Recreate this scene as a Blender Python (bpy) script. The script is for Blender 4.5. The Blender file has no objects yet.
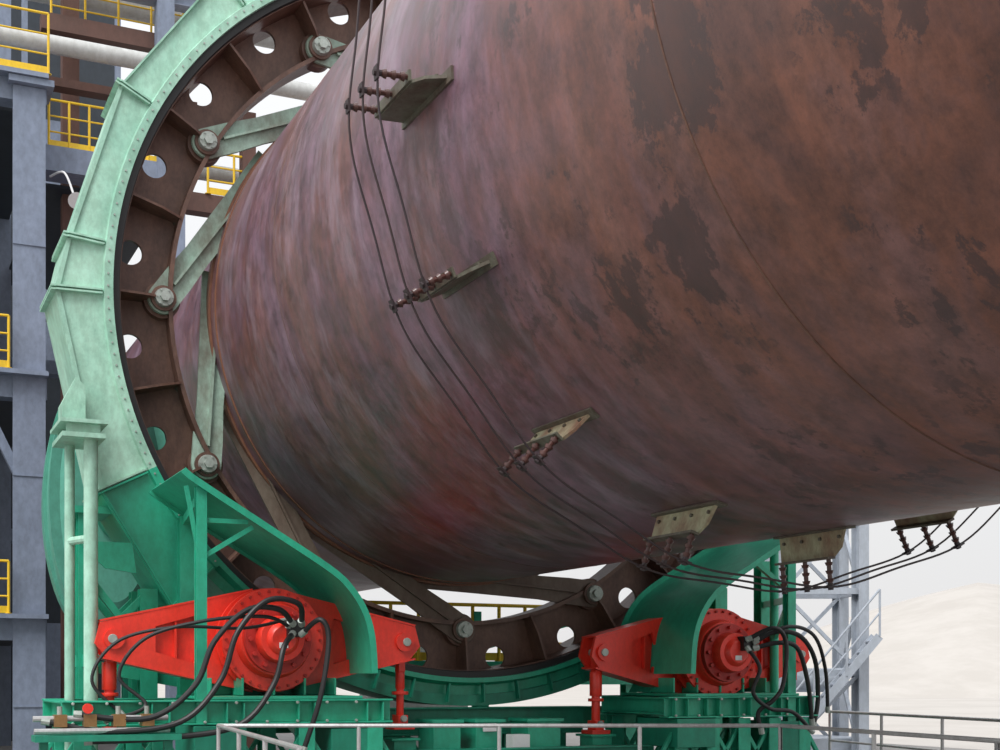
import bpy, bmesh, math, random
from mathutils import Vector, Matrix
random.seed(4)
sc=bpy.context.scene
PI=math.pi
# ------------------------------------------------------------------ materials
def new_mat(name):
    m=bpy.data.materials.new(name); m.use_nodes=True
    nt=m.node_tree; b=nt.nodes['Principled BSDF']
    return m,nt,b
def ramp(nt,stops):
    r=nt.nodes.new('ShaderNodeValToRGB')
    while len(r.color_ramp.elements)<len(stops): r.color_ramp.elements.new(0.5)
    for e,(p,c) in zip(r.color_ramp.elements,stops):
        e.position=p; e.color=(c[0],c[1],c[2],1)
    return r
def noise(nt,scale,detail=4,vec=None,rough=.55,dist=0):
    n=nt.nodes.new('ShaderNodeTexNoise'); n.inputs['Scale'].default_value=scale
    n.inputs['Detail'].default_value=detail; n.inputs['Roughness'].default_value=rough
    n.inputs['Distortion'].default_value=dist
    if vec: nt.links.new(vec,n.inputs['Vector'])
    return n
def mapping(nt,scale,loc=(0,0,0)):
    tc=nt.nodes.new('ShaderNodeTexCoord'); mp=nt.nodes.new('ShaderNodeMapping')
    mp.inputs['Scale'].default_value=scale; mp.inputs['Location'].default_value=loc
    nt.links.new(tc.outputs['Object'],mp.inputs['Vector']); return mp.outputs['Vector']
def mix(nt,fac,a,b,bt='MIX'):
    m=nt.nodes.new('ShaderNodeMix'); m.data_type='RGBA'; m.blend_type=bt
    for s,v in ((0,fac),(6,a),(7,b)):
        if hasattr(v,'links') or hasattr(v,'is_output'): nt.links.new(v,m.inputs[s])
        else: m.inputs[s].default_value = v if s==0 else (v[0],v[1],v[2],1)
    return m.outputs[2]
def paint(name,col,dirt=None,rough=.5,metal=0,amt=.5,scale=1.6,bump=.0,spec=.5):
    m,nt,b=new_mat(name)
    d=dirt or tuple(c*.55 for c in col)
    v=mapping(nt,(1,1,.6))
    n=noise(nt,scale,7,v,.65)
    r=ramp(nt,[(.38,(0,0,0)),(.75,(1,1,1))]); nt.links.new(n.outputs['Fac'],r.inputs[0])
    mt=nt.nodes.new('ShaderNodeMath'); mt.operation='MULTIPLY'; mt.inputs[1].default_value=amt
    nt.links.new(r.outputs[0],mt.inputs[0])
    c=mix(nt,mt.outputs[0],col,d)
    n3=noise(nt,scale*6,8,v,.7); r3=ramp(nt,[(.40,(.80,.79,.77)),(.60,(1.05,1.05,1.05))]); nt.links.new(n3.outputs['Fac'],r3.inputs[0])
    c=mix(nt,min(1,amt),c,mix(nt,1.0,c,r3.outputs[0],'MULTIPLY'))
    nt.links.new(c,b.inputs['Base Color'])
    b.inputs['Roughness'].default_value=rough; b.inputs['Metallic'].default_value=metal
    b.inputs['Specular IOR Level'].default_value=spec
    if bump:
        n2=noise(nt,14,5,v); bp=nt.nodes.new('ShaderNodeBump'); bp.inputs['Strength'].default_value=bump
        bp.inputs['Distance'].default_value=.02
        nt.links.new(n2.outputs['Fac'],bp.inputs['Height']); nt.links.new(bp.outputs[0],b.inputs['Normal'])
    return m
M={}
M['green']=paint('green_paint',(.028,.43,.26),(.018,.25,.16),.38,amt=.7)
M['dgreen']=paint('dark_green_paint',(.014,.28,.17),(.009,.13,.09),.45,amt=.7)
M['mint']=paint('pale_mint_paint',(.42,.69,.55),(.16,.38,.28),.42,amt=.85,scale=1.5)  # paler than the green, mottled; upper guard segments and tube posts
M['teal']=paint('teal_casing_paint',(.10,.36,.27),(.06,.22,.17),.5,amt=.6)
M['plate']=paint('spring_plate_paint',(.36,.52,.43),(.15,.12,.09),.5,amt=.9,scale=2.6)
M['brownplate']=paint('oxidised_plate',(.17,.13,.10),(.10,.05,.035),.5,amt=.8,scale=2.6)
M['gear']=paint('gear_rust_primer',(.165,.088,.062),(.065,.033,.026),.48,amt=.9,scale=3.2,bump=.3)
M['red']=paint('red_paint',(.88,.045,.024),(.60,.025,.017),.33,amt=.45,scale=4)
M['dred']=paint('dark_red_paint',(.50,.025,.018),(.28,.018,.014),.45,amt=.5,scale=4)
M['black']=paint('black_rubber',(.012,.012,.013),(.03,.03,.03),.5,amt=.4)
M['steel']=paint('galvanised_steel',(.55,.55,.55),(.33,.32,.31),.38,metal=.5,amt=.6,scale=5)
M['bolt']=paint('bolt_steel',(.45,.50,.46),(.20,.22,.20),.4,metal=.3,amt=.6,scale=9)
M['yellow']=paint('yellow_paint',(.85,.55,.02),(.5,.3,.03),.5,amt=.4,scale=4)
M['bluegrey']=paint('blue_grey_column_paint',(.23,.275,.37),(.14,.17,.23),.55,amt=.7)
M['bgdark']=paint('dark_building_cladding',(.035,.045,.058),(.02,.027,.036),.7,amt=.6)
M['bgbrown']=paint('building_steel_primer',(.13,.06,.045),(.07,.045,.035),.6,amt=.6)
M['bglight']=paint('light_duct',(.55,.56,.55),(.38,.38,.37),.55,amt=.6)
M['towergrey']=paint('pale_tower_paint',(.42,.46,.52),(.32,.36,.41),.6,amt=.5)
M['insul']=paint('insulator_brown',(.085,.030,.024),(.04,.02,.016),.3,amt=.5,scale=9)
M['wire']=paint('dark_wire',(.035,.025,.03),(.06,.03,.02),.5,amt=.5)
M['concrete']=paint('concrete',(.22,.21,.20),(.15,.145,.14),.85,amt=.6,scale=1.2,bump=.2)
M['sand']=paint('pale_sand',(.45,.425,.395),(.42,.39,.36),.95,amt=.35,scale=.03,spec=.1)
M['brass']=paint('valve_brass',(.35,.20,.08),(.2,.1,.05),.4,metal=.5,amt=.5,scale=8)
M['white']=paint('white_label',(.8,.8,.8),(.65,.65,.65),.5,amt=.3)
M['rimtan']=paint('rim_edge_rust',(.26,.11,.06),(.12,.05,.035),.5,amt=.7,scale=3)
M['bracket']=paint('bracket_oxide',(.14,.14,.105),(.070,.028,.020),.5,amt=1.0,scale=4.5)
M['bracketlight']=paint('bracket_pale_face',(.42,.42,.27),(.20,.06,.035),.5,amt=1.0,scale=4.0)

def shell_material():
    m,nt,b=new_mat('kiln_shell_oxide')
    L=nt.links
    tc=nt.nodes.new('ShaderNodeTexCoord'); sx=nt.nodes.new('ShaderNodeSeparateXYZ'); L.new(tc.outputs['Object'],sx.inputs[0])
    def math_(op,a,bv):
        n=nt.nodes.new('ShaderNodeMath'); n.operation=op
        for i,v in enumerate((a,bv)):
            if isinstance(v,(int,float)): n.inputs[i].default_value=v
            else: L.new(v,n.inputs[i])
        return n.outputs[0]
    def mrange(v,a,c):
        g=nt.nodes.new('ShaderNodeMapRange'); g.inputs['From Min'].default_value=a; g.inputs['From Max'].default_value=c; L.new(v,g.inputs[0]); return g.outputs[0]
    n0=noise(nt,.5,6,mapping(nt,(1,.6,.6)),.6)
    xw=math_('ADD',math_('MULTIPLY',n0.outputs['Fac'],6.0),sx.outputs['X'])
    brownf=mrange(xw,9.6,12.6)
    n1=noise(nt,1.0,7,mapping(nt,(2.8,.40,.40)),.62)
    n2=noise(nt,.9,8,mapping(nt,(1.1,.6,.6),(3,1,2)),.66,.4)
    purp=ramp(nt,[(.32,(.085,.034,.044)),(.5,(.165,.080,.102)),(.68,(.255,.170,.225))]); L.new(n1.outputs['Fac'],purp.inputs[0])
    purp2=ramp(nt,[(.40,(.190,.072,.052)),(.49,(.140,.060,.074)),(.60,(.200,.120,.180))]); L.new(n2.outputs['Fac'],purp2.inputs[0])
    brn=ramp(nt,[(.32,(.105,.038,.026)),(.5,(.190,.074,.050)),(.70,(.250,.122,.094))]); L.new(n1.outputs['Fac'],brn.inputs[0])
    brn2=ramp(nt,[(.38,(.100,.048,.044)),(.50,(.210,.080,.048)),(.62,(.170,.092,.095))]); L.new(n2.outputs['Fac'],brn2.inputs[0])
    pm=mix(nt,.55,purp.outputs[0],purp2.outputs[0]); bm_=mix(nt,.6,brn.outputs[0],brn2.outputs[0])
    base=mix(nt,brownf,pm,bm_)
    n3=noise(nt,3.2,12,mapping(nt,(1.2,1,1),(7,3,1)),.80)
    r3=ramp(nt,[(.36,(.52,.50,.50)),(.64,(1.36,1.32,1.30))]); L.new(n3.outputs['Fac'],r3.inputs[0])
    base=mix(nt,1.0,base,r3.outputs[0],'MULTIPLY')
    n4=noise(nt,.95,11,mapping(nt,(1.15,.75,.75),(1.3,4.1,2.2)),.70,.2)
    r4=ramp(nt,[(.540,(0,0,0)),(.560,(1,1,1))]); L.new(n4.outputs['Fac'],r4.inputs[0])
    n5=noise(nt,3.4,9,mapping(nt,(1,1,1),(9,9,5)),.72)
    r5=ramp(nt,[(.56,(0,0,0)),(.585,(1,1,1))]); L.new(n5.outputs['Fac'],r5.inputs[0])
    small=math_('MULTIPLY',r5.outputs[0],mrange(n4.outputs['Fac'],.42,.53))
    n7=noise(nt,.33,2,mapping(nt,(1,1,1),(2,5,9)),.5)
    gate=mrange(n7.outputs['Fac'],.41,.49)
    bl=math_('MAXIMUM',math_('MULTIPLY',r4.outputs[0],gate),small)
    g1=mrange(sx.outputs['X'],5.2,7.4)
    bl=math_('MULTIPLY',math_('MULTIPLY',bl,g1),.74)
    base=mix(nt,bl,base,(.048,.027,.028))
    n6=noise(nt,1.5,10,mapping(nt,(1.4,.5,.5),(2,8,3)),.72)
    r6=ramp(nt,[(.50,(0,0,0)),(.66,(.50,.50,.50))]); L.new(n6.outputs['Fac'],r6.inputs[0])
    f6=math_('MULTIPLY',r6.outputs[0],math_('SUBTRACT',1.0,mrange(sx.outputs['X'],5.5,8.5)))
    base=mix(nt,f6,base,(.38,.29,.36))
    L.new(base,b.inputs['Base Color'])
    rr=nt.nodes.new('ShaderNodeMapRange'); rr.inputs['From Min'].default_value=.3; rr.inputs['From Max'].default_value=.7; rr.inputs['To Min'].default_value=.30; rr.inputs['To Max'].default_value=.50
    L.new(n3.outputs['Fac'],rr.inputs[0]); L.new(rr.outputs[0],b.inputs['Roughness'])
    b.inputs['Specular IOR Level'].default_value=.8
    b.inputs['Metallic'].default_value=.15
    b.inputs['Coat Weight'].default_value=.15; b.inputs['Coat Roughness'].default_value=.40
    bp=nt.nodes.new('ShaderNodeBump'); bp.inputs['Strength'].default_value=.15; bp.inputs['Distance'].default_value=.02
    L.new(n3.outputs['Fac'],bp.inputs['Height']); L.new(bp.outputs[0],b.inputs['Normal'])
    return m
M['shell']=shell_material()

# ------------------------------------------------------------------ mesh builder
class MB:
    def __init__(s,name,parent=None):
        s.bm=bmesh.new(); s.mats=[]; s.name=name; s.parent=parent; s.cur=0
    def mat(s,k):
        if k not in s.mats: s.mats.append(k)
        s.cur=s.mats.index(k); return s
    def f(s,vs,smooth=False):
        try:
            fc=s.bm.faces.new(vs); fc.material_index=s.cur; fc.smooth=smooth; return fc
        except ValueError: return None
    def v(s,p): return s.bm.verts.new(p)
    def box(s,a,b):
        x0,y0,z0=a;x1,y1,z1=b
        p=[s.v(q) for q in ((x0,y0,z0),(x1,y0,z0),(x1,y1,z0),(x0,y1,z0),(x0,y0,z1),(x1,y0,z1),(x1,y1,z1),(x0,y1,z1))]
        for q in ((0,3,2,1),(4,5,6,7),(0,1,5,4),(1,2,6,5),(2,3,7,6),(3,0,4,7)): s.f([p[i] for i in q])
    def obox(s,c,ax,ay,az,hx,hy,hz):
        c=Vector(c);p=[]
        for k in (-1,1):
            for i,j in ((-1,-1),(1,-1),(1,1),(-1,1)): p.append(s.v(c+ax*hx*i+ay*hy*j+az*hz*k))
        for q in ((0,3,2,1),(4,5,6,7),(0,1,5,4),(1,2,6,5),(2,3,7,6),(3,0,4,7)): s.f([p[i] for i in q])
    def frame(s,p0,p1):
        d=Vector(p1)-Vector(p0); L=d.length; d=d/L
        ref=Vector((0,0,1)) if abs(d.z)<.9 else Vector((1,0,0))
        a=d.cross(ref).normalized(); b=a.cross(d).normalized()
        return d,a,b,L
    def bar(s,p0,p1,w,h):
        d,a,b,L=s.frame(p0,p1); s.obox((Vector(p0)+Vector(p1))/2,a,b,d,w/2,h/2,L/2)
    def hbeam(s,p0,p1,w=.2,h=.2,t=.02):
        d,a,b,L=s.frame(p0,p1); c=(Vector(p0)+Vector(p1))/2
        s.obox(c,a,b,d,t/2,h/2-t,L/2)
        s.obox(c+b*(h/2-t/2),a,b,d,w/2,t/2,L/2); s.obox(c-b*(h/2-t/2),a,b,d,w/2,t/2,L/2)
    def cyl(s,p0,p1,r,n=20,r1=None,caps=True):
        d,a,b,L=s.frame(p0,p1); r1=r if r1 is None else r1
        A=[];B=[]
        for i in range(n):
            t=2*PI*i/n; o=a*math.cos(t)+b*math.sin(t)
            A.append(s.v(Vector(p0)+o*r)); B.append(s.v(Vector(p1)+o*r1))
        for i in range(n):
            j=(i+1)%n; s.f([A[i],A[j],B[j],B[i]],True)
        if caps: s.f(A[::-1]); s.f(B)
    def tube(s,pts,r,n=8,sub=6,closed=False):
        pts=[Vector(p) for p in pts]
        if sub>1 and not closed:
            P=[pts[0]]+pts+[pts[-1]]; out=[]
            for i in range(1,len(P)-2):
                for k in range(sub):
                    t=k/sub; a,b,c,d=P[i-1],P[i],P[i+1],P[i+2]
                    out.append(.5*((2*b)+(c-a)*t+(2*a-5*b+4*c-d)*t*t+(-a+3*b-3*c+d)*t**3))
            out.append(pts[-1]); pts=out
        rings=[]; N=len(pts); pa=None
        for i,p in enumerate(pts):
            q0=pts[(i-1)%N] if (closed or i>0) else p; q1=pts[(i+1)%N] if (closed or i<N-1) else p
            d=(q1-q0).normalized()
            if pa is None:
                ref=Vector((0,0,1)) if abs(d.z)<.9 else Vector((1,0,0)); a=d.cross(ref).normalized()
            else: a=(pa-d*pa.dot(d)).normalized()
            pa=a; b=d.cross(a)
            rings.append([s.v(p+(a*math.cos(2*PI*k/n)+b*math.sin(2*PI*k/n))*r) for k in range(n)])
        for i in range(N if closed else N-1):
            A=rings[i];B=rings[(i+1)%N]
            for k in range(n): s.f([A[k],A[(k+1)%n],B[(k+1)%n],B[k]],True)
        if not closed: s.f(rings[0][::-1]); s.f(rings[-1])
    def prism(s,poly,x0,x1):
        A=[s.v((x0,y,z)) for y,z in poly]; B=[s.v((x1,y,z)) for y,z in poly]; n=len(poly)
        s.f(A[::-1]); s.f(B)
        for i in range(n): s.f([A[i],A[(i+1)%n],B[(i+1)%n],B[i]])
    def revolve(s,prof,n=96,a0=0,a1=360,smooth=True,closed_prof=True):
        full=abs(a1-a0)>=359.9; m=n if full else n+1; rings=[]
        for i in range(m):
            t=math.radians(a0+(a1-a0)*i/n)
            rings.append([s.v((x,r*math.cos(t),r*math.sin(t))) for x,r in prof])
        k=len(prof); kk=k if closed_prof else k-1
        for i in range(n):
            A=rings[i];B=rings[(i+1)%m]
            for j in range(kk):
                s.f([A[j],B[j],B[(j+1)%k],A[(j+1)%k]],smooth)
        if not full and closed_prof: s.f(rings[0][::-1]); s.f(rings[-1])
    def done(s,bevel=0,autosmooth=True):
        bmesh.ops.recalc_face_normals(s.bm,faces=s.bm.faces)
        me=bpy.data.meshes.new(s.name); s.bm.to_mesh(me); s.bm.free()
        for k in s.mats: me.materials.append(M[k])
        o=bpy.data.objects.new(s.name,me); sc.collection.objects.link(o)
        if s.parent: o.parent=s.parent
        if bevel:
            bv=o.modifiers.new('bevel','BEVEL'); bv.width=bevel; bv.segments=2; bv.limit_method='ANGLE'; bv.angle_limit=math.radians(50)
        if autosmooth:
            es=o.modifiers.new('edge_split','EDGE_SPLIT'); es.split_angle=math.radians(35)
        return o
def empty(name):
    o=bpy.data.objects.new(name,None); sc.collection.objects.link(o); o.empty_display_size=.5; return o
def P(ang,r,x=0):
    t=math.radians(ang); return Vector((x,r*math.cos(t),r*math.sin(t)))
X=Vector((1,0,0))

# ------------------------------------------------------------------ KILN
kiln=empty('rotary_kiln')
RS=3.256
b=MB('shell',kiln).mat('shell')
b.revolve([(-.50,RS),(14.2,RS),(14.2,RS-.06),(-.50,RS-.06)],192)
b.done()
b=MB('shell_rim',kiln).mat('rimtan')
b.revolve([(-.56,RS+.03),(-.44,RS+.03),(-.44,RS-.1),(-.56,RS-.1)],160)
b.revolve([(-.20,RS+.012),(-.16,RS+.012),(-.16,RS-.02),(-.20,RS-.02)],160)
b.done()
b=MB('rear_shell',kiln).mat('shell')
b.revolve([(-13,3.08),(-.5,3.08),(-.5,3.0),(-13,3.0)],128); b.done()
b=MB('weld_seams',kiln).mat('gear')
b.tube([P(i*3,RS,9.7) for i in range(120)],.008,6,1,True)
b.tube([P(i*3,RS-.002,2.4) for i in range(120)],.005,6,1,True)
b.done()
ANG=[182.8,206.3,230.0,253.0,275.5,298.0,320.5,343,5.5,28,50.5,73,95.5,118,140.5,162]
WX=[6.23,6.55,6.87]; RW=3.745
b=MB('collector_wires',kiln).mat('wire')
for x in WX:
    pts=[]
    for k in range(240):
        a=k*1.5; ph=((a-185.5)/22.5)%1
        pts.append(P(a,RW-.05*math.sin(PI*ph)**2,x))
    b.tube(pts,.0095,6,1,True)
b.done()
b=MB('wire_brackets',kiln)
for a in ANG:
    t=math.radians(a); rad=Vector((0,math.cos(t),math.sin(t))); tan=Vector((0,-math.sin(t),math.cos(t)))
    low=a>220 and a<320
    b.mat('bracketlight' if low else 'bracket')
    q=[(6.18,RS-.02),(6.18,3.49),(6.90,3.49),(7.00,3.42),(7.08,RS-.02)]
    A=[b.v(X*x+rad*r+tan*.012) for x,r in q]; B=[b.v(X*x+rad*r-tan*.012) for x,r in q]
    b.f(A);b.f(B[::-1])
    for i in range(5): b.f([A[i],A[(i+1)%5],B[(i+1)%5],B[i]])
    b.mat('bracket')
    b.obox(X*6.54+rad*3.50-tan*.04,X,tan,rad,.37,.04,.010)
    b.obox(X*6.64+rad*(RS+.010),X,tan,rad,.50,.05,.010)
    for i in range(4): b.cyl(X*(6.25+.25*i)+rad*3.33-tan*.01,X*(6.25+.25*i)+rad*3.33-tan*.03,.016,6)
    for x in WX:
        b.mat('insul')
        c=X*x-tan*.04
        b.cyl(c+rad*3.50,c+rad*3.73,.020,10)
        for r in (3.55,3.62,3.69): b.cyl(c+rad*(r-.016),c+rad*(r+.012),.036,14,.026)
        b.mat('wire'); b.cyl(c+rad*3.71,c+rad*3.77,.024,8)
        b.obox(c+rad*3.745,X,tan,rad,.035,.05,.008)
b.done()

# ------------------------------------------------------------------ GIRTH GEAR
gear=empty('girth_gear')
XW=-.42
b=MB('gear_web',gear).mat('gear')
RO,RI=4.46,3.80; HR=.145; RH=4.26
for s in range(24):
    c=7.5+15*s
    N=40; outer=[];hole=[]
    for k in range(N):
        t=2*PI*k/N
        dr,dt=math.cos(t),math.sin(t)
        hr0=(RO-RH) if dr>0 else (RH-RI); ht=math.radians(7.5)*RH
        sc1=min(hr0/abs(dr) if abs(dr)>1e-6 else 1e9, ht/abs(dt) if abs(dt)>1e-6 else 1e9)
        outer.append((RH+dr*sc1, math.radians(c)+dt*sc1/RH)); hole.append((RH+dr*HR, math.radians(c)+dt*HR/RH))
    def vv(rt,x): return b.v((x,rt[0]*math.cos(rt[1]),rt[0]*math.sin(rt[1])))
    for x in (XW,XW-.05):
        O=[vv(q,x) for q in outer]; H=[vv(q,x) for q in hole]
        for k in range(N): b.f([O[k],O[(k+1)%N],H[(k+1)%N],H[k]])
    H0=[vv(q,XW) for q in hole];H1=[vv(q,XW-.05) for q in hole]
    for k in range(N): b.f([H0[k],H0[(k+1)%N],H1[(k+1)%N],H1[k]],True)
b.done(autosmooth=False)
b=MB('gear_rim',gear).mat('gear')
b.revolve([(-.92,4.40),(-.02,4.40),(-.02,4.47),(-.92,4.47)],180)
b.revolve([(-.66,3.76),(-.22,3.76),(-.22,3.81),(-.66,3.81)],180)
for k in range(24):
    t=math.radians(15*k); rad=Vector((0,math.cos(t),math.sin(t))); tan=Vector((0,-math.sin(t),math.cos(t)))
    for q in ([(XW,3.79),(-.20,3.79),(-.10,4.05),(-.06,4.42),(XW,4.42)],[(XW,3.79),(-.62,3.79),(-.80,4.42),(XW,4.42)]):
        A=[b.v(X*x+rad*r+tan*.014) for x,r in q]; B=[b.v(X*x+rad*r-tan*.014) for x,r in q]; n=len(q)
        b.f(A);b.f(B[::-1])
        for i in range(n): b.f([A[i],A[(i+1)%n],B[(i+1)%n],B[i]])
for k in range(180):
    a=2*k; t=math.radians(a); rad=Vector((0,math.cos(t),math.sin(t))); tan=Vector((0,-math.sin(t),math.cos(t)))
    b.obox(rad*4.505+Vector((-.47,0,0)),X,tan,rad,.36,.036,.04)
b.done()
b=MB('gear_seal',gear).mat('black')
b.revolve([(-.01,4.41),(.035,4.42),(.035,4.51),(-.01,4.52)],180); b.done()

def spring(k):
    a=30*k; r1=3.09; rp=3.87; d=math.degrees(math.acos(r1/rp))
    p=P(a,rp,-.27); e=P(a-d*.93,r1+.06,-.60)
    o=MB('spring_plate',gear)
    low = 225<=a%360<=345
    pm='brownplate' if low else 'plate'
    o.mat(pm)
    dr=(e-p).normalized()
    w=dr.cross(X).normalized(); nrm=w.cross(dr).normalized()
    if nrm.x<0: nrm=-nrm
    L=(e-p).length
    top=[]
    for i in range(13):
        t=PI/2+PI*i/12; top.append((math.cos(t)*.18,math.sin(t)*.18))
    top+= [(.35,-.18),(.75,-.16),(L-.5,-.18),(L+.25,-.20),(L+.25,.20),(L-.5,.18),(.75,.16),(.35,.18)]
    A=[o.v(p+dr*x+w*y+nrm*.022) for x,y in top];B=[o.v(p+dr*x+w*y-nrm*.022) for x,y in top];n=len(top)
    o.f(A);o.f(B[::-1])
    for i in range(n): o.f([A[i],A[(i+1)%n],B[(i+1)%n],B[i]])
    o.obox(p+dr*(L*.5)+nrm*.045,dr,w,nrm,L*.40,.014,.03)
    o.mat('gear'); 
    o.cyl(P(a,rp,-.46),P(a,rp,-.30),.215,28)
    o.cyl(P(a,rp,-.24),P(a,rp,-.19),.15,28)
    o.mat('bolt'); o.cyl(P(a,rp,-.20),P(a,rp,-.13),.115,28,.105); o.cyl(P(a,rp,-.13),P(a,rp,-.08),.06,6)
    for i in range(6):
        t=i*PI/3; o.cyl(P(a,rp,-.13)+Vector((0,math.cos(t),math.sin(t)))*.09,P(a,rp,-.115)+Vector((0,math.cos(t),math.sin(t)))*.09,.012,6)
    o.done()
for k in range(12): spring(k)

# ------------------------------------------------------------------ GUARD
guard=empty('girth_gear_guard')
verts=[(-34,4.72),(-20,5.0),(0,5.12),(20,5.05),(42,5.05),(64,5.05),(87,5.05),(108,5.05),(130,5.06),(152,5.0),(174,5.02),(181,5.13),(207,5.20),(224,5.30)]
def outer_r(a):
    for (a0,r0),(a1,r1) in zip(verts,verts[1:]):
        if a0<=a<=a1:
            p=P(a0,r0);q=P(a1,r1);t=math.radians(a)
            d=q-p; n=Vector((0,-d.z,d.y)); den=math.cos(t)*n.y+math.sin(t)*n.z
            return (p.y*n.y+p.z*n.z)/den
def guard_piece(name,a0,a1,mt):
    b=MB(name,guard).mat(mt)
    angs=[a0+(a1-a0)*i/24 for i in range(25)]
    rows=[]
    for a in angs:
        R=outer_r(a)
        prof=[(.10,4.50),(.10,4.60),(.055,4.615),(.02,R-.03),(-.02,R),(-1.02,R),(-1.02,4.52),(-.98,4.52),(-.98,R-.05),(-.03,R-.05),(-.0,4.60),(.0,4.50)]
        t=math.radians(a); rows.append([b.v((x,r*math.cos(t),r*math.sin(t))) for x,r in prof])
    k=len(rows[0])
    for A,B in zip(rows,rows[1:]):
        for j in range(k): b.f([A[j],B[j],B[(j+1)%k],A[(j+1)%k]],False)
    b.f(rows[0][::-1]);b.f(rows[-1])
    for a in (a0,a1):
        R=outer_r(a); t=math.radians(a); rad=Vector((0,math.cos(t),math.sin(t))); tan=Vector((0,-math.sin(t),math.cos(t)))
        sgn=1 if a==a0 else -1
        b.obox(X*.06+rad*((4.62+R)/2)+tan*.02*sgn,X,tan,rad,.045,.010,(R-4.62)/2)
        b.obox(X*-.45+rad*(R+.015)+tan*.02*sgn,X,tan,rad,.54,.010,.04)
    for (u0,u1) in zip(angs,angs[1:]):
        R0,R1=outer_r(u0),outer_r(u1)
        b.bar(P(u0,R0-.02,.04),P(u1,R1-.02,.04),.05,.02)
    b.mat('bolt')
    n=int((a1-a0)/1.6)
    for i in range(n):
        a=a0+(i+.5)*(a1-a0)/n; b.cyl(P(a,4.56,.10),P(a,4.56,.112),.012,6)
    b.done()
segs=[(-34,-20,'green'),(-20,0,'green'),(0,20,'mint'),(20,42,'mint'),(42,64,'mint'),(64,87,'mint'),(87,108,'mint'),(108,130,'mint'),(130,152,'mint'),(152,174,'mint'),(174,181,'mint'),(181,207,'mint'),(207,224,'green')]
for i,(a,c,m_) in enumerate(segs): guard_piece('guard_segment_%d'%i,a,c,m_)
b=MB('lower_guard_trough',guard).mat('green')
b.revolve([(.10,4.50),(.10,4.56),(-.05,4.60),(-.05,4.72),(-1.0,4.72),(-1.0,4.50),(-.96,4.50),(-.96,4.68),(-.08,4.68),(-.08,4.50)],80,224,326)
b.mat('dgreen')
b.revolve([(.02,4.72),(.02,4.86),(-.9,4.86),(-.9,4.72)],80,240,300)
for a in range(242,300,6):
    t=math.radians(a); rad=Vector((0,math.cos(t),math.sin(t))); tan=Vector((0,-math.sin(t),math.cos(t)))
    b.obox(rad*4.70+X*.06,X,tan,rad,.05,.01,.12)
b.done()
def cover(sign,off,x0,x1):
    o=MB('pinion_cover',guard).mat('green')
    key=[(-4.10,-2.35),(-3.95,-2.46),(-3.20,-2.91),(-2.52,-3.32),(-2.28,-3.53),(-2.12,-3.78),(-2.04,-4.06),(-2.01,-4.45)]
    pts=[]
    for i in range(len(key)-1):
        a=key[max(i-1,0)];p=key[i];q=key[i+1];d=key[min(i+2,len(key)-1)]
        for k in range(5):
            t=k/5
            pts.append(tuple(.5*((2*p[j])+(q[j]-a[j])*t+(2*a[j]-5*p[j]+4*q[j]-d[j])*t*t+(-a[j]+3*p[j]-3*q[j]+d[j])*t**3) for j in (0,1)))
    pts.append(key[-1])
    pts=[((y if sign<0 else -y)+off,z) for y,z in pts]
    def strip(xa,xb,th0,th1):
        N=len(pts);R=[]
        for i,(y,z) in enumerate(pts):
            q0=pts[max(i-1,0)];q1=pts[min(i+1,N-1)]
            ty,tz=q1[0]-q0[0],q1[1]-q0[1];L=math.hypot(ty,tz); ny,nz=-tz/L,ty/L
            if sign>0: ny,nz=-ny,-nz
            R.append([o.v((xa,y+ny*th0,z+nz*th0)),o.v((xb,y+ny*th0,z+nz*th0)),o.v((xb,y+ny*th1,z+nz*th1)),o.v((xa,y+ny*th1,z+nz*th1))])
        for A,B in zip(R,R[1:]):
            for j in range(4): o.f([A[j],B[j],B[(j+1)%4],A[(j+1)%4]],j in(0,2))
        o.f(R[0][::-1]);o.f(R[-1])
    strip(x0,x1,0,.02)
    strip(x1+.001,x1+.021,-.04,.03); strip(x0-.021,x0-.001,-.04,.09)
    o.done()
cover(-1,0,.28,2.0); cover(1,.08,.28,2.0)

fr=MB('guard_support_frame',guard)
fr.mat('mint')
for (y,x,r) in ((-5.04,.55,.055),(-4.88,1.0,.075)):
    fr.cyl((x,y,-6.0),(x,y,-1.95),r,20)
    fr.cyl((x,y,-4.9),(x,y,-4.82),.12,20)
fr.box((.35,-5.2,-1.95),(1.2,-4.75,-1.90)); fr.box((.4,-5.15,-1.80),(.45,-4.8,-1.90)); fr.box((1.1,-5.15,-1.80),(1.14,-4.8,-1.90))
fr.box((.33,-5.22,-1.80),(1.22,-4.73,-1.76))
fr.prism([(-5.10,-1.76),(-4.85,-1.76),(-4.85,-1.25),(-4.95,-1.15),(-5.10,-1.45)],.05,.4)
fr.cyl((.55,-5.04,-3.0),(1.0,-4.88,-3.0),.045,10)
fr.mat('green')
fr.hbeam((1.9,-3.90,-6.0),(1.9,-3.90,-2.50),.11,.11)
fr.hbeam((.35,-3.72,-6.0),(.35,-3.72,-2.65),.18,.18)
fr.bar((1.9,-3.90,-3.25),(1.9,-3.35,-2.90),.05,.05); fr.bar((1.89,-3.90,-3.3),(1.89,-4.05,-2.5),.04,.05)
fr.bar((1.9,-3.90,-2.85),(1.9,-3.4,-2.85),.04,.05)
fr.bar((.3,-3.72,-2.7),(1.9,-3.90,-2.62),.08,.10)
for x in (-.25,-.85):
    fr.hbeam((x,-4.75,-6),(x,-4.75,-2.55),.20,.20)
    fr.hbeam((x,-4.05,-6),(x,-4.05,-3.45),.20,.20)
    fr.bar((x,-4.75,-4.2),(x,-4.05,-3.5),.08,.08); fr.bar((x,-4.75,-3.3),(x,-4.05,-4.2),.07,.08)
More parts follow.
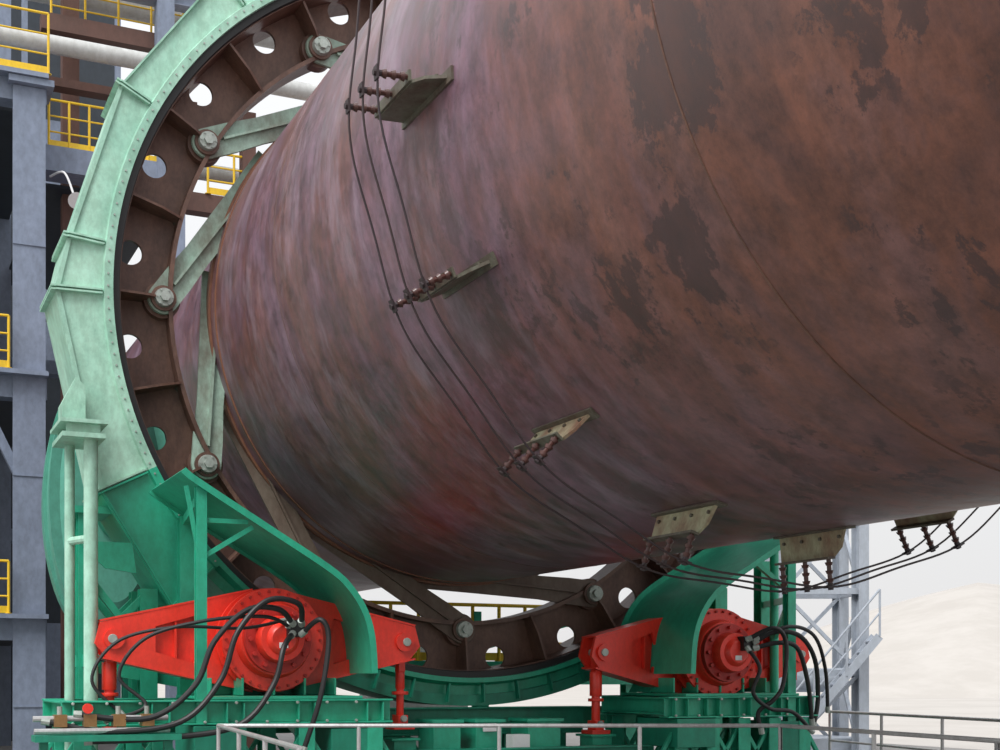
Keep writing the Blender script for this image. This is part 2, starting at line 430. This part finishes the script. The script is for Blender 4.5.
fr.bar((-.85,-4.75,-3.4),(-.25,-4.75,-3.4),.1,.14); fr.bar((.35,-4.75,-4.3),(-.85,-4.75,-4.3),.12,.14)
fr.bar((-.25,-4.75,-4.35),(-.25,-1.2,-4.98),.06,.14)
fr.box((-.9,-4.9,-2.6),(-.1,-4.3,-2.52))
fr.prism([(-4.9,-2.95),(-4.3,-2.95),(-4.25,-3.3),(-4.6,-3.25)],.12,.16)
fr.hbeam((1.9,3.62,-6.0),(1.9,3.62,-2.85),.12,.12)
fr.hbeam((.6,4.15,-6.0),(.6,4.15,-2.9),.18,.18)
fr.hbeam((-.5,4.15,-6.0),(-.5,4.15,-3.2),.2,.2)
fr.bar((1.9,3.62,-3.4),(1.9,3.1,-3.05),.06,.06)
fr.bar((.6,4.15,-3.5),(1.9,3.62,-3.5),.06,.08); fr.bar((.6,4.15,-4.4),(1.9,3.62,-3.5),.05,.06)
fr.cyl((1.2,3.9,-6),(1.2,3.9,-2.8),.06,16)
fr.done()

# ------------------------------------------------------------------ BASE FRAME
base=empty('base_frame')
def base_half(yc,ylo,yhi):
    o=MB('skid',base).mat('green')
    for x in (.35,1.9):
        o.hbeam((x,ylo,-4.86),(x,yhi,-4.86),.22,.26)
        for y in [ylo+.2+(yhi-ylo-.4)*i/4 for i in range(5)]:
            o.hbeam((x,y,-6),(x,y,-5.0),.18,.18)
            for d in (-.35,.35): o.bar((x,y,-5.05),(x,y+d,-5.6),.05,.05)
            for d in (-.09,.09): o.box((x+.01,y+d-.008,-4.97),(x+.10,y+d+.008,-4.76))
        o.hbeam((x,ylo,-5.65),(x,yhi,-5.65),.17,.22)
    for y in (ylo+.1,yc-.9,yc,yc+.9,yhi-.1): o.hbeam((.35,y,-4.845),(1.9,y,-4.845),.2,.21)
    o.prism([(yc-.75,-4.69),(yc+.75,-4.69),(yc+.60,-4.42),(yc+.35,-4.42),(yc+.30,-4.52),(yc-.30,-4.52),(yc-.35,-4.42),(yc-.60,-4.42)],.45,1.0)
    o.box((.4,yc-.85,-4.727),(2.0,yc+.85,-4.695))
    for y in (yc-.7,yc-.35,yc,yc+.35,yc+.7): o.prism([(y-.012,-4.69),(y+.012,-4.69),(y+.012,-4.50),(y-.012,-4.50)],1.001,1.5)
    o.mat('dgreen')
    o.box((1.1,yc-1.0,-5.35),(2.05,yc-.45,-5.0)); o.box((1.3,yc+.5,-5.45),(1.98,yc+1.0,-5.05))
    o.mat('bolt')
    n=int((yhi-ylo)/.33)
    for i in range(n):
        y=ylo+.1+i*.33; o.cyl((2.0,y,-4.76),(2.03,y,-4.76),.018,6); o.cyl((2.0,y,-4.96),(2.03,y,-4.96),.018,6)
    o.done(bevel=.006)
base_half(-3.0,-5.3,-1.80); base_half(2.85,1.75,4.0)
o=MB('cross_members',base).mat('dgreen')
o.hbeam((.1,-1.6,-5.05),(.1,1.6,-5.05),.25,.35)
o.hbeam((1.6,-1.7,-5.45),(1.6,1.7,-5.45),.2,.25)
o.hbeam((-.8,-4.6,-5.05),(-.8,4.3,-5.05),.25,.30)
for y in (-1.1,-.3,.5,1.2): o.hbeam((.1,y,-6),(.1,y,-5.2),.2,.2)
o.mat('green')
for y in (-1.32,1.33):
    o.box((.78,y-.14,-6.0),(1.12,y+.14,-5.24)); o.box((.74,y-.18,-5.24),(1.16,y+.18,-5.21))
for y0,y1 in ((-.95,-.6),(-.4,-.05),(.3,.75)):
    o.box((.6,y0,-5.6),(1.1,y1,-5.04)); o.box((.58,y0-.03,-5.04),(1.14,y1+.03,-5.0))
o.prism([(-2.5,-4.95),(-1.2,-4.95),(-1.2,-5.05),(-1.6,-5.3),(-2.2,-5.3)],-.2,.2)
for y in (-2.0,-1.0,0,1.0,2.0): o.bar((-.3,y,-4.9),(-.3,y+.5,-5.6),.06,.06)
o.mat('white'); o.box((1.12,-.32,-5.15),(1.14,-.14,-5.05)); o.box((1.2,-.05,-5.4),(1.4,.18,-5.18))
o.done(bevel=.006)

# ------------------------------------------------------------------ DRIVES
def drive(yc,zc,hw):
    e=empty('gear_drive_unit')
    C=Vector((0,yc,zc))
    o=MB('torque_arm',e).mat('red')
    k=hw/1.68
    for x0,x1 in ((.78,.84),(1.08,1.14)):
        for s in (-1,1):
            # one-piece side plate: outer diamond, bridged to a triangular lightening opening
            outer=[(.15,.56),(1.10*k,.345),(1.80*k,.18),(1.86*k,-.05),(1.74*k,-.20),(1.10*k,-.345),(.15,-.56)]
            inner=[(.72,.0),(.80,.26),(1.22*k,.14),(1.22*k,-.14),(.80,-.26)]
            O=[(yc+s*y,zc+z) for y,z in outer]; I=[(yc+s*y,zc+z) for y,z in inner]
            quads=[(O[0],O[1],I[2],I[1]),(O[1],O[2],I[2]),(O[2],O[3],O[4],I[3],I[2]),(O[4],O[5],I[3]),(O[5],O[6],I[4],I[3]),(O[6],O[0],I[1],I[0],I[4])]
            for q in quads:
                for xx in (x0,x1): o.f([o.v((xx,y,z)) for y,z in q])
            for R_ in (O,I):
                n=len(R_)
                for i in range(n):
                    (ya,za),(yb,zb)=R_[i],R_[(i+1)%n]
                    o.f([o.v((x0,ya,za)),o.v((x1,ya,za)),o.v((x1,yb,zb)),o.v((x0,yb,zb))])
            if x0>1:
                q=[(yc+s*.70,zc+.28),(yc+s*1.28*k,zc+.16),(yc+s*1.28*k,zc-.16),(yc+s*.70,zc-.28)]
                o.prism(q if s>0 else q[::-1],1.03,1.05)
                o.box((1.05,yc+s*1.0*k-.010,zc-.20),(1.13,yc+s*1.0*k+.010,zc+.20))
    for s in (-1,1):
        for sz in (1,-1):
            o.bar(Vector((.96,yc+s*.15,zc+sz*.57)),Vector((.96,yc+s*1.8*k,zc+sz*.195)),.37,.022)
        o.cyl((1.141,yc+s*1.66*k,zc),(1.18,yc+s*1.66*k,zc),.11,20)
    o.cyl((.74,yc,zc),(1.19,yc,zc),.545,48)
    o.done()
    o=MB('planetary_motor',e).mat('red')
    def ring(x0,x1,r,r1=None,n=48): o.cyl((x0,yc,zc),(x1,yc,zc),r,n,r1)
    ring(.45,1.16,.46); ring(1.191,1.25,.58); ring(1.25,1.42,.53,.50); ring(1.42,1.47,.57); ring(1.47,1.60,.43,.39)
    o.mat('dred'); ring(1.60,1.68,.37)
    o.mat('red'); ring(1.68,1.84,.26,.24); ring(1.84,1.90,.18,.13)
    for i in range(18):
        t=2*PI*i/18; d=Vector((0,math.cos(t),math.sin(t)))
        o.obox(Vector((1.335,0,0))+C+d*.52,X,X.cross(d),d,.08,.012,.02)
    o.mat('dred')
    for i in range(30):
        t=2*PI*i/30; d=Vector((0,math.cos(t),math.sin(t)))
        o.cyl(C+d*.53+X*1.471,C+d*.53+X*1.50,.018,6)
    for i in range(12):
        t=2*PI*i/12; d=Vector((0,math.cos(t),math.sin(t)))
        o.cyl(C+d*.32+X*1.681,C+d*.32+X*1.73,.025,8)
    o.mat('black'); o.box((1.80,yc+.02,zc+.02),(1.98,yc+.20,zc+.20))
    o.mat('bolt')
    for dy,dz in ((.06,.16),(.16,.16),(.06,.05),(.16,.05)): o.cyl((1.95,yc+dy,zc+dz),(2.03,yc+dy,zc+dz),.026,10)
    o.mat('white'); o.box((1.905,yc-.06,zc-.10),(1.91,yc+.04,zc-.04))
    o.done(bevel=.005)
    o=MB('pinion',e).mat('gear')
    o.cyl((-.95,yc,zc),(.5,yc,zc),.14,24); o.cyl((-.9,yc,zc),(-.05,yc,zc),.30,40)
    for i in range(18):
        t=2*PI*i/18; d=Vector((0,math.cos(t),math.sin(t))); o.obox(C+X*-.47+d*.32,X,X.cross(d),d,.42,.03,.04)
    o.done()
    for s in (-1,1):
        y=yc+s*hw
        o=MB('tie_strut',e).mat('red')
        o.box((.88,y-.04,zc-.35),(1.02,y+.04,zc+.02))
        o.cyl((.95,y,zc-1.0),(.95,y,zc-.3),.055 if s<0 else .045,18)
        o.cyl((.95,y,zc-.55),(.95,y,zc-.25),.08 if s<0 else .055,18)
        o.cyl((.95,y,zc-.62),(.95,y,zc-.58),.10,18)
        o.box((.80,y-.13,zc-1.03),(1.10,y+.13,zc-.98)); o.box((.84,y-.06,zc-.98),(1.06,y+.06,zc-.86))
        o.mat('bolt'); o.cyl((.72,y,zc),(1.20,y,zc),.05,14); o.cyl((.82,y,zc-.9),(1.10,y,zc-.9),.04,12)
        o.done(bevel=.006)
    return e
d1=drive(-3.0,-4.08,1.68); d2=drive(2.85,-4.18,1.52)
def hoses(parent,yc,zc,sets):
    o=MB('hydraulic_hoses',parent).mat('black')
    for r,pts in sets: o.tube([(x,yc+y,zc+z) for x,y,z in pts],r,10,8)
    o.mat('bolt')
    for r,pts in sets:
        for q,w in ((pts[0],pts[1]),(pts[-1],pts[-2])):
            a=Vector((q[0],yc+q[1],zc+q[2])); c=Vector((w[0],yc+w[1],zc+w[2])); d=(c-a).normalized()
            o.cyl(a-d*.02,a+d*.06,r*1.3,8)
    o.done()
L=[(.030,[(2.0,.06,.16),(2.2,-.15,.30),(2.25,-.5,.28),(2.3,-.85,-.05),(2.3,-1.05,-.5),(2.3,-1.5,-.82),(2.2,-2.2,-.78)]),
   (.030,[(2.0,.16,.16),(2.25,.05,.36),(2.3,-.30,.38),(2.35,-.62,.05),(2.35,-.80,-.45),(2.35,-1.2,-.86),(2.3,-1.9,-.95),(2.2,-2.5,-.84)]),
   (.030,[(2.0,.06,.05),(2.3,-.12,-.1),(2.35,-.25,-.5),(2.35,-.6,-.9),(2.3,-1.3,-1.02),(2.2,-2.1,-1.05)]),
   (.028,[(2.0,.16,.05),(2.2,.30,.20),(2.25,.38,.0),(2.3,.28,-.6),(2.25,.1,-1.2)]),
   (.020,[(1.95,.05,.12),(2.2,-.3,.22),(2.2,-.95,.16),(2.05,-1.5,-.02),(2.0,-1.75,-.4),(2.1,-1.5,-.7),(2.15,-1.9,-.85)]),
   (.018,[(1.9,0,.2),(2.1,-.5,.1),(2.1,-1.2,.10),(1.9,-1.75,-.05),(1.9,-2.0,-.45),(2.0,-1.7,-.8)])]
hoses(d1,-3.0,-4.08,L)
Rr=[(.030,[(2.0,.16,.16),(2.1,.45,.26),(2.1,.8,.20),(2.0,1.1,-.1),(1.9,1.22,-.6),(1.9,1.15,-.95)]),
   (.030,[(2.0,.16,.05),(2.1,.45,.12),(2.1,.75,.05),(2.05,.95,-.4),(2.0,1.05,-.9)]),
   (.028,[(2.0,.06,.16),(2.2,.32,.30),(2.2,.5,.1),(2.2,.45,-.4),(2.2,.30,-.6),(2.1,.15,-.75),(2.1,.2,-1.0)]),
   (.024,[(2.0,.16,.12),(2.15,.55,.32),(2.1,1.0,.22),(1.95,1.3,-.2),(1.9,1.38,-.75)]),
   (.026,[(2.0,.06,.05),(2.2,.1,-.2),(2.2,.0,-.5),(2.2,.25,-.7),(2.2,.6,-.75),(2.2,.9,-1.0)])]
hoses(d2,2.85,-4.18,Rr)
vb=empty('hydraulic_valve_stand')
o=MB('valves',vb).mat('brass')
for i in range(4):
    y=-5.35+i*.28; o.box((2.15,y-.06,-4.98),(2.3,y+.06,-4.86)); 
    o.mat('bolt'); o.cyl((2.2,y,-4.86),(2.2,y,-4.78),.025,10); o.mat('brass')
o.mat('steel'); o.tube([(2.2,-5.6,-4.9),(2.2,-4.3,-4.9)],.03,10,1); o.tube([(2.3,-5.6,-5.02),(2.3,-4.3,-5.02)],.03,10,1)
o.mat('red'); o.cyl((2.3,-5.1,-4.8),(2.34,-5.1,-4.8),.05,16)
o.mat('dgreen'); o.box((2.06,-5.6,-5.12),(2.4,-4.2,-5.06))
for y in (-5.5,-4.3): o.box((2.15,y-.04,-6.0),(2.25,y+.04,-5.12))
o.done()

# ------------------------------------------------------------------ RAILINGS
def railing(name,pts,h,mt,r=.024,mids=(.5,),step=1.2,kick=False,parent=None):
    o=MB(name,parent).mat(mt)
    for a,c in zip(pts,pts[1:]):
        a=Vector(a);c=Vector(c)
        up=Vector((0,0,h))
        o.cyl(a+up,c+up,r,10)
        for m_ in mids: o.cyl(a+up*m_,c+up*m_,r*.75,8)
        n=max(1,round((c-a).length/step))
        for i in range(n+1):
            p=a+(c-a)*(i/n); o.cyl(p,p+up,r,10); o.cyl(p,p+Vector((0,0,.012)),r*2.4,10)
        if kick: o.bar(a+Vector((0,0,.07)),c+Vector((0,0,.07)),.012,.12)
    return o.done()
railing('platform_handrail',[(7.5,-4.5,-6.0),(3.03,-3.98,-6.0),(5.33,.94,-6.0),(8.6,.46,-6.0),(12,.2,-6.0)],1.04,'steel',.020,(.62,.3),1.4)
railing('walkway_handrail',[(1.1,4.9,-6.0),(5.3,4.0,-6.0),(9,3.6,-6.0)],1.04,'steel',.020,(.62,.3),1.4)

# ------------------------------------------------------------------ OVAL TEAL CASING
cs=empty('cooling_fan_casing')
o=MB('casing_shell',cs).mat('teal')
def oval(x0,x1,cy,cz,ry,rz,r2=1.0,n=64):
    A=[o.v((x0,cy+ry*math.cos(2*PI*i/n),cz+rz*math.sin(2*PI*i/n))) for i in range(n)]
    B=[o.v((x1,cy+ry*r2*math.cos(2*PI*i/n),cz+rz*r2*math.sin(2*PI*i/n))) for i in range(n)]
    for i in range(n): o.f([A[i],A[(i+1)%n],B[(i+1)%n],B[i]],True)
    o.f(A[::-1]); o.f(B)
oval(-5.6,-4.2,-3.85,-1.9,.80,2.0); oval(-4.19,-4.12,-3.85,-1.9,.86,2.08); oval(-5.0,-4.94,-3.85,-1.9,.85,2.06); oval(-4.11,-3.9,-3.85,-1.9,.72,1.9,.8)
o.mat('dgreen'); oval(-3.89,-3.7,-3.85,-1.9,.3,.6)
for x in (-5.3,-4.4): o.hbeam((x,-4.2,-6),(x,-4.2,-3.3),.2,.2); o.hbeam((x,-3.4,-6),(x,-3.4,-3.3),.2,.2)
o.done()
wk=empty('rear_walkway')
o=MB('walkway_deck',wk).mat('green')
o.box((-3.6,-1.5,-4.35),(-2.6,4.4,-4.25)); o.hbeam((-2.7,-1.5,-4.48),(-2.7,4.4,-4.48),.15,.25)
for y in (-1.2,1.4,4.0): o.hbeam((-2.8,y,-6),(-2.8,y,-4.6),.2,.2)
o.bar((-2.7,1.3,-4.0),(-2.7,3.4,-3.45),.12,.2); o.bar((-2.72,1.3,-4.25),(-2.72,1.3,-3.5),.12,.12)
o.mat('bgdark'); o.box((-3.4,-.9,-4.25),(-2.9,-.3,-3.6))
o.mat('bglight'); o.box((-5.5,.4,-6),(-5.1,2.2,-3.9))
o.done()
railing('walkway_rail',[(-2.7,-1.4,-4.25),(-2.7,4.3,-4.25)],.85,'yellow',.028,(.66,.33,),.45,True,wk)

# ------------------------------------------------------------------ BUILDING
bld=empty('process_building')
XB=-9.0
o=MB('columns',bld).mat('bluegrey')
def col(x,y,z0,z1,w=.5):
    o.box((x-w/2,y-w/2,z0),(x+w/2,y+w/2,z1)); o.box((x+w/2+.001,y-w/2-.04,z0),(x+w/2+.03,y+w/2+.04,z1-.01))
    for z in range(int(z0)+1,int(z1),4): o.box((x+w/2+.03,y-w/2-.04,z-.01),(x+w/2+.05,y+w/2+.04,z+.01))
col(XB,-4.50,-6,5.75,.46); col(XB-7,-4.45,-6,12); col(XB,-11,-6,14); col(XB-7,-11,-6,14)
o.box((XB-.4,-4.85,5.75),(XB+.4,-4.1,5.86))
o.done()
o=MB('floors_and_beams',bld).mat('bluegrey')
for z in (5.95,.80,-3.4):
    o.box((XB-.2,-11,z-.45),(XB+.2,-4.2,z-.08))
    o.box((XB-.4,-11,z-.08),(XB+.45,-4.2,z))
for z in (2.6,-1.2): o.box((XB-7.2,-11,z-.3),(XB-6.8,-1.5,z))
o.bar((XB,-5.6,1.0),(XB,-4.4,-1.5),.15,.15)
o.mat('bgbrown')
o.box((XB-1.6,-3.75,-6),(XB-1.3,-3.45,12))
o.box((XB-.9,-4.2,7.2),(XB-.6,-1.4,7.5)); o.box((XB-.9,-4.2,6.2),(XB-.6,-1.4,6.35))
o.box((XB-.9,-1.9,4.3),(XB-.6,1.9,4.65)); o.box((XB-.8,-.55,-6),(XB-.5,-.3,6.3)); o.box((XB-3.2,-1.9,2.6),(XB-3.0,1.8,2.85))
o.bar((XB-.7,-1.9,2.0),(XB-.7,-.4,4.3),.14,.14); o.bar((XB-.7,-.4,2.9),(XB-.7,1.6,4.3),.12,.12)
o.mat('bluegrey')
o.box((XB-.9,-4.2,4.55),(XB-.3,-1.9,5.0)); o.box((XB-5,-4.2,3.0),(XB-4.6,-1.3,3.35))
o.box((XB-.6,-2.2,4.5),(XB-.29,-1.89,9)); o.box((XB-.6,-2.0,-6),(XB-.25,-1.7,4.5))
o.hbeam((XB-.5,-4.2,8.2),(XB-.5,1.0,8.2),.3,.4)
o.bar((XB-4.8,-3.4,3.2),(XB-4.8,-2.2,6.2),.15,.15)
for y in (-3.9,-2.9,-1.9): o.bar((XB-6.5,y,-6),(XB-6.5,y,12),.12,.12)
o.mat('bglight')
o.cyl((XB-.2,-6,6.75),(XB-.2,1.2,6.75),.16,20); o.cyl((XB-2,-6,8.6),(XB-2,1.5,8.6),.28,24)
o.cyl((XB-1.4,-1.5,5.35),(XB-1.4,1.6,5.35),.16,20)
o.done()
o=MB('cladding',bld).mat('bgdark')
o.box((XB-9.2,-16,-6),(XB-9,-1.5,12)); o.box((XB-7,-16,5.6),(XB-.6,-4.2,5.7)); o.box((XB-7,-16,.5),(XB-.6,-4.2,.6)); o.box((XB-7,-16,-3.8),(XB-.6,-4.2,-3.7)); o.box((XB-8,-4.2,4.5),(XB-1,-1.9,4.55))
o.box((XB-4,-1.7,-2.0),(XB-3.9,.6,3.4))
o.mat('bluegrey')
for y in (-8.5,-6.5,-3.2): 
    for z in (-5,-1,3,7): o.box((XB-8.99,y-.6,z),(XB-8.9,y+.6,z+1.8))
o.done()
railing('railing_1',[(XB+.4,-11,5.95),(XB+.4,-4.2,5.95)],1.05,'yellow',.022,(.66,.33),1.1,True,bld)
railing('railing_2',[(XB+.4,-11,.8),(XB+.4,-4.85,.8)],.9,'yellow',.024,(.66,.33),1.1,True,bld)
railing('railing_3',[(XB+.4,-11,-3.4),(XB+.4,-4.85,-3.4)],.9,'yellow',.024,(.66,.33),1.1,True,bld)
railing('railing_4',[(XB-.4,-4.1,5.0),(XB-.4,-2.0,5.0)],.85,'yellow',.022,(.66,.33),.35,True,bld)
railing('railing_5',[(XB-.9,-4.0,7.5),(XB-.9,-1.6,7.5)],.85,'yellow',.022,(.66,.33),.6,True,bld)
railing('railing_6',[(XB-.6,-1.2,4.65),(XB-.6,1.8,4.65)],.8,'yellow',.024,(.66,.33),.5,True,bld)
o=MB('floodlight',bld).mat('white')
o.cyl((XB+.2,-3.72,3.95),(XB+.35,-3.72,3.85),.09,18,.15); o.tube([(XB-.2,-4.1,4.4),(XB+.1,-3.9,4.4),(XB+.2,-3.75,4.0)],.02,8); o.done()

# ------------------------------------------------------------------ RIGHT: lattice tower, far hill, ground
tw=empty('lattice_tower')
o=MB('tower_frame',tw).mat('towergrey')
TA=Vector((.42,.907,0)).normalized(); TC=Vector((-.907,.42,0)).normalized()
def lattice(cx,cy,w,z0,z1,pan=1.5,t=.16):
    C=Vector((cx,cy,0)); cs=[C+TA*i*w/2+TC*j*w/2 for i,j in ((-1,-1),(1,-1),(1,1),(-1,1))]
    for q in cs: o.hbeam(q+Vector((0,0,z0)),q+Vector((0,0,z1)),t,t)
    n=int((z1-z0)/pan)
    for k in range(n+1):
        z=z0+k*pan
        for i in range(4):
            p,q=cs[i],cs[(i+1)%4]
            o.bar(p+Vector((0,0,z)),q+Vector((0,0,z)),.09,.12)
            if k<n:
                if k%2: p,q=q,p
                o.bar(p+Vector((0,0,z)),q+Vector((0,0,z+pan)),.07,.07)
lattice(-6.2,10.25,1.55,-6,2,1.6,.24)
# stair flight on the near face
s0=Vector((-6.2,10.25,-6.0))-TC*1.15-TA*.9; s1=s0+TA*1.9+Vector((0,0,2.3))
for off in (-.18,.18): o.bar(s0+TC*off,s1+TC*off,.04,.16)
for i in range(11):
    p=s0+(s1-s0)*((i+.5)/11); o.obox(p,TA,TC,Vector((0,0,1)),.09,.17,.012)
for i in range(4):
    p=s0+(s1-s0)*(i/3)-TC*.2; o.cyl(p,p+Vector((0,0,.9)),.022,8)
o.cyl(s0-TC*.2+Vector((0,0,.9)),s1-TC*.2+Vector((0,0,.9)),.022,8); o.cyl(s0-TC*.2+Vector((0,0,.45)),s1-TC*.2+Vector((0,0,.45)),.018,8)
o.cyl((-6.6,9.4,-4.55),(-5.9,10.8,-4.55),.24,24)
o.box((-7.2,9.0,-6),(-5.4,11.2,-5.7))
o.done()
g=MB('ground').mat('sand')
g.box((-400,-400,-6.6),(400,600,-6.14)); g.done(autosmooth=False)
g=MB('concrete_platform').mat('concrete')
g.box((-30,-20,-6.13),(18,14,-6.0)); g.done(autosmooth=False)
h=MB('sand_dune_ridge').mat('sand')
NX,NY=60,16; rows=[]
for i in range(NX+1):
    u=-.05+.75*i/NX; row=[]
    for j in range(NY+1):
        d=110+j*8
        fx=-.907+.4215*u; fy=.4215+.907*u
        hh=max(0,min(1,(u-.10)/.25))
        s=math.sin(min(1,j/10)*PI/2)
        z=-6.3+s*(hh**1.0*15+1.0*math.sin(u*19+j*.4)*hh)
        row.append(h.v((16.155+fx*d,-7.076+fy*d,z)))
    rows.append(row)
for A,B in zip(rows,rows[1:]):
    for j in range(NY): h.f([A[j],B[j],B[j+1],A[j+1]],True)
h.done(autosmooth=False)

# ------------------------------------------------------------------ LIGHT + WORLD
w=bpy.data.worlds.new('overcast_sky'); sc.world=w; w.use_nodes=True
nt=w.node_tree; bg=nt.nodes['Background']
tc=nt.nodes.new('ShaderNodeTexCoord'); sx=nt.nodes.new('ShaderNodeSeparateXYZ'); nt.links.new(tc.outputs['Generated'],sx.inputs[0])
r=ramp(nt,[(.0,(.34,.33,.31)),(.5,(.80,.79,.79)),(.58,(.86,.87,.88)),(1.0,(1.32,1.35,1.42))])
mr=nt.nodes.new('ShaderNodeMapRange'); mr.inputs['From Min'].default_value=-1; nt.links.new(sx.outputs['Z'],mr.inputs[0]); nt.links.new(mr.outputs[0],r.inputs[0])
nt.links.new(r.outputs[0],bg.inputs['Color']); bg.inputs['Strength'].default_value=1.0
sl=bpy.data.lights.new('overcast_sun','SUN'); sl.energy=3.2; sl.angle=math.radians(30); sl.color=(1,.985,.97)
so=bpy.data.objects.new('overcast_sun',sl); sc.collection.objects.link(so)
so.rotation_euler=Vector((-.42,.62,-.95)).to_track_quat('-Z','Y').to_euler()

# ------------------------------------------------------------------ CAMERA
F=1365.722; TH=.435
cam=bpy.data.cameras.new('camera'); co=bpy.data.objects.new('camera',cam); sc.collection.objects.link(co)
co.location=(16.155,-7.076,-4.495)
d=Vector((-math.cos(TH),math.sin(TH),0)); co.rotation_euler=d.to_track_quat('-Z','Y').to_euler()
cam.sensor_width=36; cam.sensor_fit='HORIZONTAL'; cam.lens=F*36/1000
cam.shift_y=(677.46-375)/1000.0
cam.clip_end=2000
sc.camera=co
sc.view_settings.view_transform='Standard'
